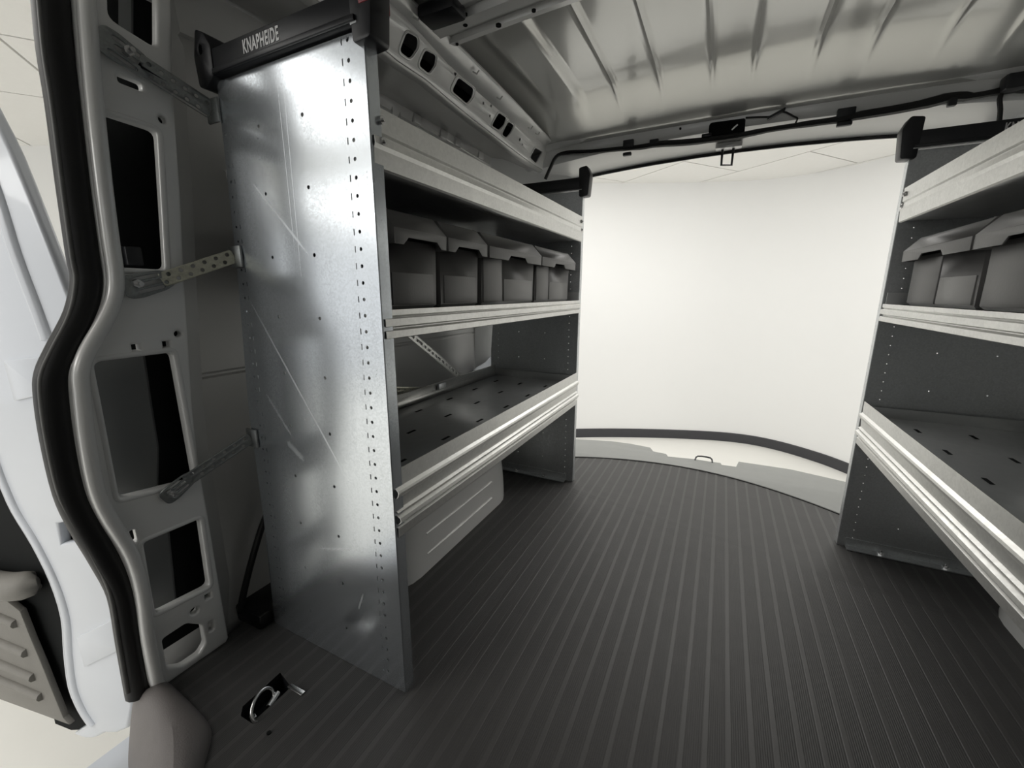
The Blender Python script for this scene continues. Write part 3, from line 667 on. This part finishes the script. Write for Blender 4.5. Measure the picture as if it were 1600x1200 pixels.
def top_bar(y, xf, s, parent, front=-1, text=True):
    """black channel capping an end panel with an upright hook at each end"""
    X = lambda d: xf+s*d
    xa, xb = sorted((X(.0), X(.345)))
    bm = bmesh.new(); box(bm, xa, xb, y-.012, y+.026, 1.176, 1.218, .003); bar = obj('top_bar', bm, BLACK, parent, .6)
    bm = bmesh.new(); box(bm, xa+.002, xb-.002, y-.017, y-.012, 1.176, 1.184, .001); obj('bar_lip', bm, BLACK, bar)
    bm = bmesh.new(); box(bm, X(.012) if s < 0 else xa, xb if s < 0 else X(.30), y-.0135, y-.0125, 1.1735, 1.1765, 0); obj('bar_edge', bm, GLVD, bar)
    for d, sg in ((0, -1), (.345, 1)):
        h = [(-.028, 1.152), (.006, 1.150), (.010, 1.250), (-.020, 1.255), (-.034, 1.225)] if sg < 0 else [(.052, 1.215), (.047, 1.165), (.028, 1.160), (.0, 1.176), (.0, 1.222), (.016, 1.246), (.038, 1.256)]
        pts = [(X(d+a if sg > 0 else d-a-.0), b) for a, b in h] if sg > 0 else [(X(d-a-.006), b) for a, b in [(q[0]*1.0, q[1]) for q in h]]
        pts = [(X(d+a), b) for a, b in h] if sg > 0 else [(X(d+a+.004), b) for a, b in h]
        holes = [slot(X(d+.030), 1.222, .005, .008)] if sg > 0 else []
        plate('end_hook', rounded(pts, .006, 3), holes, .040, (0, y+.007, 0), (1, 0, 0), (0, 0, 1), BLACK, bar, .002)
    if y < 1 and text:
        bm = bmesh.new(); q = sorted((X(-.006), X(-.0275))); box(bm, q[0], q[1], y-.0145, y+.0285, 1.194, 1.214, .002); obj('red_insert', bm, RED, bar)
    if text:
        cu = bpy.data.curves.new('t', 'FONT'); cu.body = 'KNAPHEIDE'; cu.size = .03; cu.extrude = .0002; cu.offset = .0008; cu.space_character = 1.10
        t = bpy.data.objects.new('t', cu); C.objects.link(t); bpy.context.view_layer.update()
        me = bpy.data.meshes.new_from_object(t.evaluated_get(bpy.context.evaluated_depsgraph_get())); bpy.data.objects.remove(t); me.name = 'lettering'; me.materials.clear()
        xsv = [v.co.x for v in me.vertices]; ysv = [v.co.y for v in me.vertices]; ax, bx, ay, by = min(xsv), max(xsv), min(ysv), max(ysv)
        tx0 = (X(.256) if s < 0 else X(.168)); tw = .091; tz0 = 1.1895; th = .0205
        for v in me.vertices: v.co = Vector((tx0+(v.co.x-ax)/(bx-ax)*tw, y-.0125, tz0+(v.co.y-ay)/(by-ay)*th)) - Vector((0, v.co.z*1.0, 0))
        link(bpy.data.objects.new('lettering', me), bar, WHITE)
    return bar
PROF = {
 'top': [(0, 1.078), (0, 1.044), (-.004, 1.041), (-.004, 1.037), (.003, 1.034), (.004, 1.024), (.001, 1.018), (0, .992), (-.004, .990)],
 'mid': [(0, .771), (0, .762), (-.004, .759), (-.004, .757), (.003, .755), (.003, .744), (-.005, .7405), (-.005, .7375), (.003, .7345), (.003, .724), (-.004, .722)],
 'low': [(0, .484), (0, .4485), (.007, .444), (.008, .440), (.006, .434), (0, .428), (-.002, .4045), (.004, .4015), (-.003, .400), (-.003, .397), (.009, .391), (.010, .385), (.005, .379), (-.003, .376), (-.003, .373), (.003, .369), (.002, .352), (-.004, .346)]}
def shelf(kind, y0, y1, xf, s, parent, depth=.375):
    """sheet steel shelf: profiled front, deck and turned-up back edge"""
    X = lambda d: xf-s*d      # d > 0 towards the aisle
    pr = PROF[kind]; zd = {'top': .994, 'mid': .767, 'low': .440}[kind]; lo = {'top': 1.03, 'mid': .79, 'low': .484}[kind]
    sh = bpy.data.objects.new('shelf', None)
    bm = bmesh.new()
    loft(bm, [[Vector((X(a), y, b)) for a, b in pr] for y in (y0, y1)], cap=False)
    f = obj('shelf', bm, LIP, parent, None); solidify(f, .0012)
    # deck
    ins = -.0035
    bm = bmesh.new()
    P = [(ins, zd), (-.05, zd-.0), (-.30, zd), (-depth, zd)]
    loft(bm, [[Vector((X(a), y, b)) for a, b in P] for y in (y0+.002, y1-.002)], cap=False)
    d = obj('deck', bm, TRAY, f, .3); solidify(d, .0012)
    bm = bmesh.new()
    loft(bm, [[Vector((X(a), y, b)) for a, b in [(-depth, zd), (-depth, zd+.018), (-depth-.004, zd+.021), (-depth-.004, lo), (-depth-.012, lo)]] for y in (y0+.002, y1-.002)], cap=False)
    solidify(obj('back_edge', bm, LIP if kind == 'low' else TRAY, f, .25), .0012)
    for yy in ((y0+.002, y0+.004), (y1-.004, y1-.002)): boxo('end_lip', (min(X(-.004), X(-depth)), max(X(-.004), X(-depth)), yy[0], yy[1], zd, zd+.035 if kind != 'low' else .47), TRAY, f, 0)
    if kind == 'low':
        me_ = None
        for i in range(6):
            for j in range(3):
                yy = y0+.12+i*(y1-y0-.24)/5; xx = X(-.09-.11*j); 
                if me_ is None:
                    bm = bmesh.new(); box(bm, -.004, .004, -.016, .016, -.0005, .0006); o_ = obj('deck_slot', bm, DARK, f); me_ = o_.data
                else: o_ = bpy.data.objects.new('deck_slot', me_); C.objects.link(o_); o_.parent = f
                o_.location = (xx, yy, zd)
    # bolts
    zz = {'top': (1.060, 1.030), 'mid': (.748,), 'low': (.415,)}[kind]
    for z in zz:
        if kind != 'top': continue
        for yy in (y0+.018, y1-.018):
            bm = bmesh.new(); cyl(bm, Vector((X(.004), yy, z)), (1, 0, 0), .0065, .005, 12); cyl(bm, Vector((X(.008), yy, z)), (1, 0, 0), .003, .003, 6); obj('bolt', bm, BOLT, f)
    return f
def foot(y, x0, x1, parent, s):
    bm = bmesh.new(); box(bm, x0, x1, y-.030, y-.002, .001, .004); box(bm, x0, x1, y-.004, y-.001, .001, .03)
    f = obj('foot_angle', bm, GLVD, parent)
    for t in (.25, .68):
        bm = bmesh.new(); c = Vector((x0+(x1-x0)*t, y-.018, .007)); cyl(bm, c, (0, 0, 1), .008, .006, 6); cyl(bm, c+Vector((0, 0, .006)), (0, 0, 1), .0035, .012, 8); obj('foot_bolt', bm, BOLT, f)
L_ = empty('shelving_unit', (-.70, 1.075, 0), 'tall galvanised shelving unit on the left whose near end panel faces the camera', 'shelving', 'galvanised van shelving')
kids = []
def reg(o): kids.append(o); return o
ZL = None
reg(end_panel(.53, -.504, -1, PANEL_A, None))
reg(end_panel(1.62, -.510, -1, GLVD, None, 1, False))
reg(top_bar(.53, -.504, -1, None)); reg(top_bar(1.62, -.510, -1, None, -1, False))
for k in ('top', 'mid', 'low'): reg(shelf(k, .535, 1.612, -.504, -1, None))
foot(1.62, -.85, -.54, kids[1], -1)
for o in kids: adopt(o, L_)
# straps between the pillar and the panel
def strap(name, A, B, width, m, vdir, pad_a, slots=False, th=.003, holes=6):
    A, B = Vector(A), Vector(B); u = (B-A); ln = u.length; u.normalize(); hw2 = width/2
    hs = []
    if slots:
        n = int(ln/.024)
        for i in range(n): hs.append(rect(.012+i*.024, .022+i*.024, -.004, .004))
    else:
        for i in range(holes):
            t = ln*(.12+.80*i/(holes-1)); hs.append(circ(t, hw2*.45, .0035, 8)); hs.append(circ(t-.010, -hw2*.45, .0035, 8))
    return plate(name, rounded([(0, -hw2), (ln, -hw2), (ln, hw2), (0, hw2)], .004, 2), hs, th, A, u, vdir, m, None, .0008)
def paddle(A, axis, v, ln, wd, m, parent_name='strap_pad', tilt=0):
    axis = Vector(axis).normalized()
    hs = [slot(ln*.5, wd*.26, ln*.28, wd*.07), slot(ln*.55, 0, ln*.26, wd*.08), slot(ln*.5, -wd*.26, ln*.28, wd*.07)]
    o = [(0, -wd*.30), (ln*.08, -wd*.45), (ln*.3, -wd*.5), (ln*.8, -wd*.42), (ln, -wd*.28), (ln, wd*.28), (ln*.8, wd*.42), (ln*.3, wd*.5), (ln*.08, wd*.45), (0, wd*.30)]
    return plate(parent_name, rounded(o, wd*.1, 3), hs, .004, A, axis, v, m, None, .001)
YA = .53
def mk_strap(P_a, P_b, pad_end, wd, m, padm, padw, bolt_px, vd=(0, 0, 1)):
    A = pil3(*P_a, .010); B = hit(*P_b, 1, YA-.006)
    st_ = strap('mounting_strap', A, B, wd, m, Vector(vd), True)
    E = pil3(*pad_end, .008); pd = paddle(E, (A-E).normalized() if (A-E).length > .01 else (0, 1, 0), Vector(vd), (A-E).length+.018, padw, padm); pd.parent = st_
    bm = bmesh.new(); c = pil3(*bolt_px, .016); cyl(bm, c, pn, .0075, .010, 6); cyl(bm, c+pn*.009, pn, .004, .014, 8); b_ = obj('bolt', bm, BOLT); b_.parent = st_
    bm = bmesh.new(); u = (B-A).normalized(); box(bm, B.x-.016, B.x+.020, YA-.0065, YA-.001, B.z-.022, B.z+.020, .003); t_ = obj('strap_tab', bm, padm); t_.parent = st_
    adopt(st_, L_); return st_
mk_strap((252, 438), (366, 400), (192, 452), .026, YZN, DZN, .042, (214, 443))
mk_strap((290, 752), (392, 684), (255, 782), .026, DZN, DZN, .036, (268, 771))
mk_strap((215, 98), (330, 172), (150, 52), .034, DZN, DZN, .046, (200, 80))
# cross brace and strap behind the bottom shelf
A = hit(620, 505, 0, -.895); B = hit(728, 596, 0, -.895)
adopt(strap('cross_brace', A, B, .026, LIP, Vector((0, .5, 1)), True, slots=True), L_)
A = hit(606, 612, 0, -.93); B = hit(660, 612, 0, -.93)
adopt(strap('rear_strap', A, B, .032, YZN, Vector((0, 0, 1)), True), L_)
bm = bmesh.new(); p = hit(685, 608, 0, -.885); box(bm, -.882, -.872, p.y-.012, p.y+.03, .462, .482, .001); adopt(obj('back_clip', bm, GLVD), L_)

R_ = empty('shelving_unit', (.60, 1.02, 0), 'galvanised shelving unit on the right running out of the frame', 'shelving', 'galvanised van shelving')
kids = []
reg(end_panel(1.568, .411, 1, GLVD, None, 1, False)); reg(end_panel(.46, .411, 1, GLVD, None, 1, False))
reg(top_bar(1.568, .411, 1, None)); reg(top_bar(.46, .411, 1, None, -1, False))
for k in ('top', 'mid', 'low'): reg(shelf(k, .466, 1.558, .411, 1, None))
foot(1.568, .43, .78, kids[0], 1)
for o in kids: adopt(o, R_)
# small bright screws seen on the right panel and under its top shelf
bm = bmesh.new(); cyl(bm, hit(1517, 329, 1, 1.562), (0, 1, 0), .006, .006, 8); adopt(obj('bolt', bm, BOLT), R_)

# ================================================================== BINS
def make_bin(y0, y1, xf, s, label, notch, step):
    """open storage bin with a flared rim, cut away at the front; s=-1: stands on the left rack"""
    X = lambda d: xf-s*d          # d>0 towards the aisle
    z0 = .7695; zt = .885; dp = .335
    g = empty('storage_bin', (X(-.17), (y0+y1)/2, z0), label, 'storage bin', 'grey bins on the middle shelves')
    g_ = []
    ya, yb = y0+.003, y1-.002; tp_ = .002
    # body: four walls and a floor, open above
    bm = bmesh.new()
    def ring(z, k): return [Vector((X(-.026-k), ya+k, z)), Vector((X(-.026-k), yb-k, z)), Vector((X(-dp+k), yb-k, z)), Vector((X(-dp+k), ya+k, z))]
    loft(bm, [ring(zt+.008, 0), ring(z0+.006, tp_), ring(z0+.004, tp_+.002), ring(z0, tp_+.006)], cap=False, closed=True)
    bm.verts.ensure_lookup_table(); bm.faces.new(bm.verts[-4:])
    b = obj('body', bm, PLAST, None, .5); solidify(b, .003); b.modifiers[0].offset = -1; adopt(b, g)
    # proud vertical band, and a label plate toned paler to paint in a reflection
    ny0, ny1 = notch
    xs_ = sorted((X(-.024), X(-.030)))
    if step:
        bm = bmesh.new(); box(bm, *xs_, *((ya+.006, ny0-.006) if s < 0 else (ny1-.05, yb-.006)), z0+.006, zt, .003); adopt(obj('front_band', bm, PLAST), g)
        lo_, hi_ = (ny0+.004, yb-.012) if s < 0 else (ya+.012, ny1-.056)
    else: lo_, hi_ = ya+.012, yb-.012
    bm = bmesh.new(); x2 = sorted((X(-.0250), X(-.032))); box(bm, *x2, lo_, hi_, z0+.008, z0+.066, .001); adopt(obj('label_reflection_face', bm, PLAST_REFL if step else PLAST), g)
    # flared rim: front skirt with notch, sloped shoulder, side rails
    zb, zn, zm, zu = .8815, .894, .908, .940
    o = [(y0, zm), (y0-.000, zb), (ny0-.014, zb), (ny0, zn), (ny1, zn), (ny1+.014, zb), (y1, zb), (y1, zm)]
    f = plate('rim', o, [], .003, (X(-.0025), 0, 0), (0, 1, 0), (0, 0, 1), PLAST, None, .0006); adopt(f, g)
    bm = bmesh.new()
    A = [Vector((X(-.001), y, zm-.0005)) for y in (y0, y1)]; Bq = [Vector((X(-.030), y, zu)) for y in (y0+.003, y1-.003)]; Cq = [Vector((X(-.040), y, zu+.001)) for y in (y0+.005, y1-.005)]
    bk = [Vector((X(-dp-.01), y, zu)) for y in (y0+.008, y1-.008)]; bkl = [Vector((X(-dp-.02), y, zm)) for y in (y0, y1)]
    loft(bm, [A, Bq, Cq], cap=False)
    for i, sg in ((0, 1), (1, -1)):
        a1, b1, b2_, a2 = A[i], Bq[i], bk[i], bkl[i]; dn_ = Vector((0, 0, -.026)); ii = Vector((0, sg*.012, .001))
        bm.faces.new([bm.verts.new(p) for p in (a1, a2, b2_, b1)]); bm.faces.new([bm.verts.new(p) for p in (a1, a1+dn_, a2+dn_, a2)]); bm.faces.new([bm.verts.new(p) for p in (b1, b2_, b2_+ii, b1+ii)])
    bm.faces.new([bm.verts.new(p) for p in (bk[0], bkl[0], bkl[1], bk[1])])
    bmesh.ops.remove_doubles(bm, verts=bm.verts, dist=1e-5)
    r = obj('rim_shoulder', bm, PLAST, None, .4); solidify(r, .0025, 0); adopt(r, g)
    return g
XL = -.506
make_bin(.575, .725, XL, -1, 'narrow dark grey storage bin nearest the camera on the left middle shelf', (.612, .695), False)
make_bin(.733, .890, XL, -1, 'narrow grey storage bin second from the near end of the left middle shelf', (.772, .853), False)
make_bin(.902, 1.222, XL, -1, 'wide grey storage bin third from the near end of the left middle shelf', (1.016, 1.106), True)
make_bin(1.230, 1.553, XL, -1, 'wide grey storage bin at the far end of the left middle shelf', (1.349, 1.430), True)
XR = .413
make_bin(1.140, 1.489, XR, 1, 'whole grey storage bin at the far end of the right middle shelf', (1.268, 1.370), True)
make_bin(.775, 1.128, XR, 1, 'grey storage bin cut off by the right edge of the picture', (.925, 1.020), True)
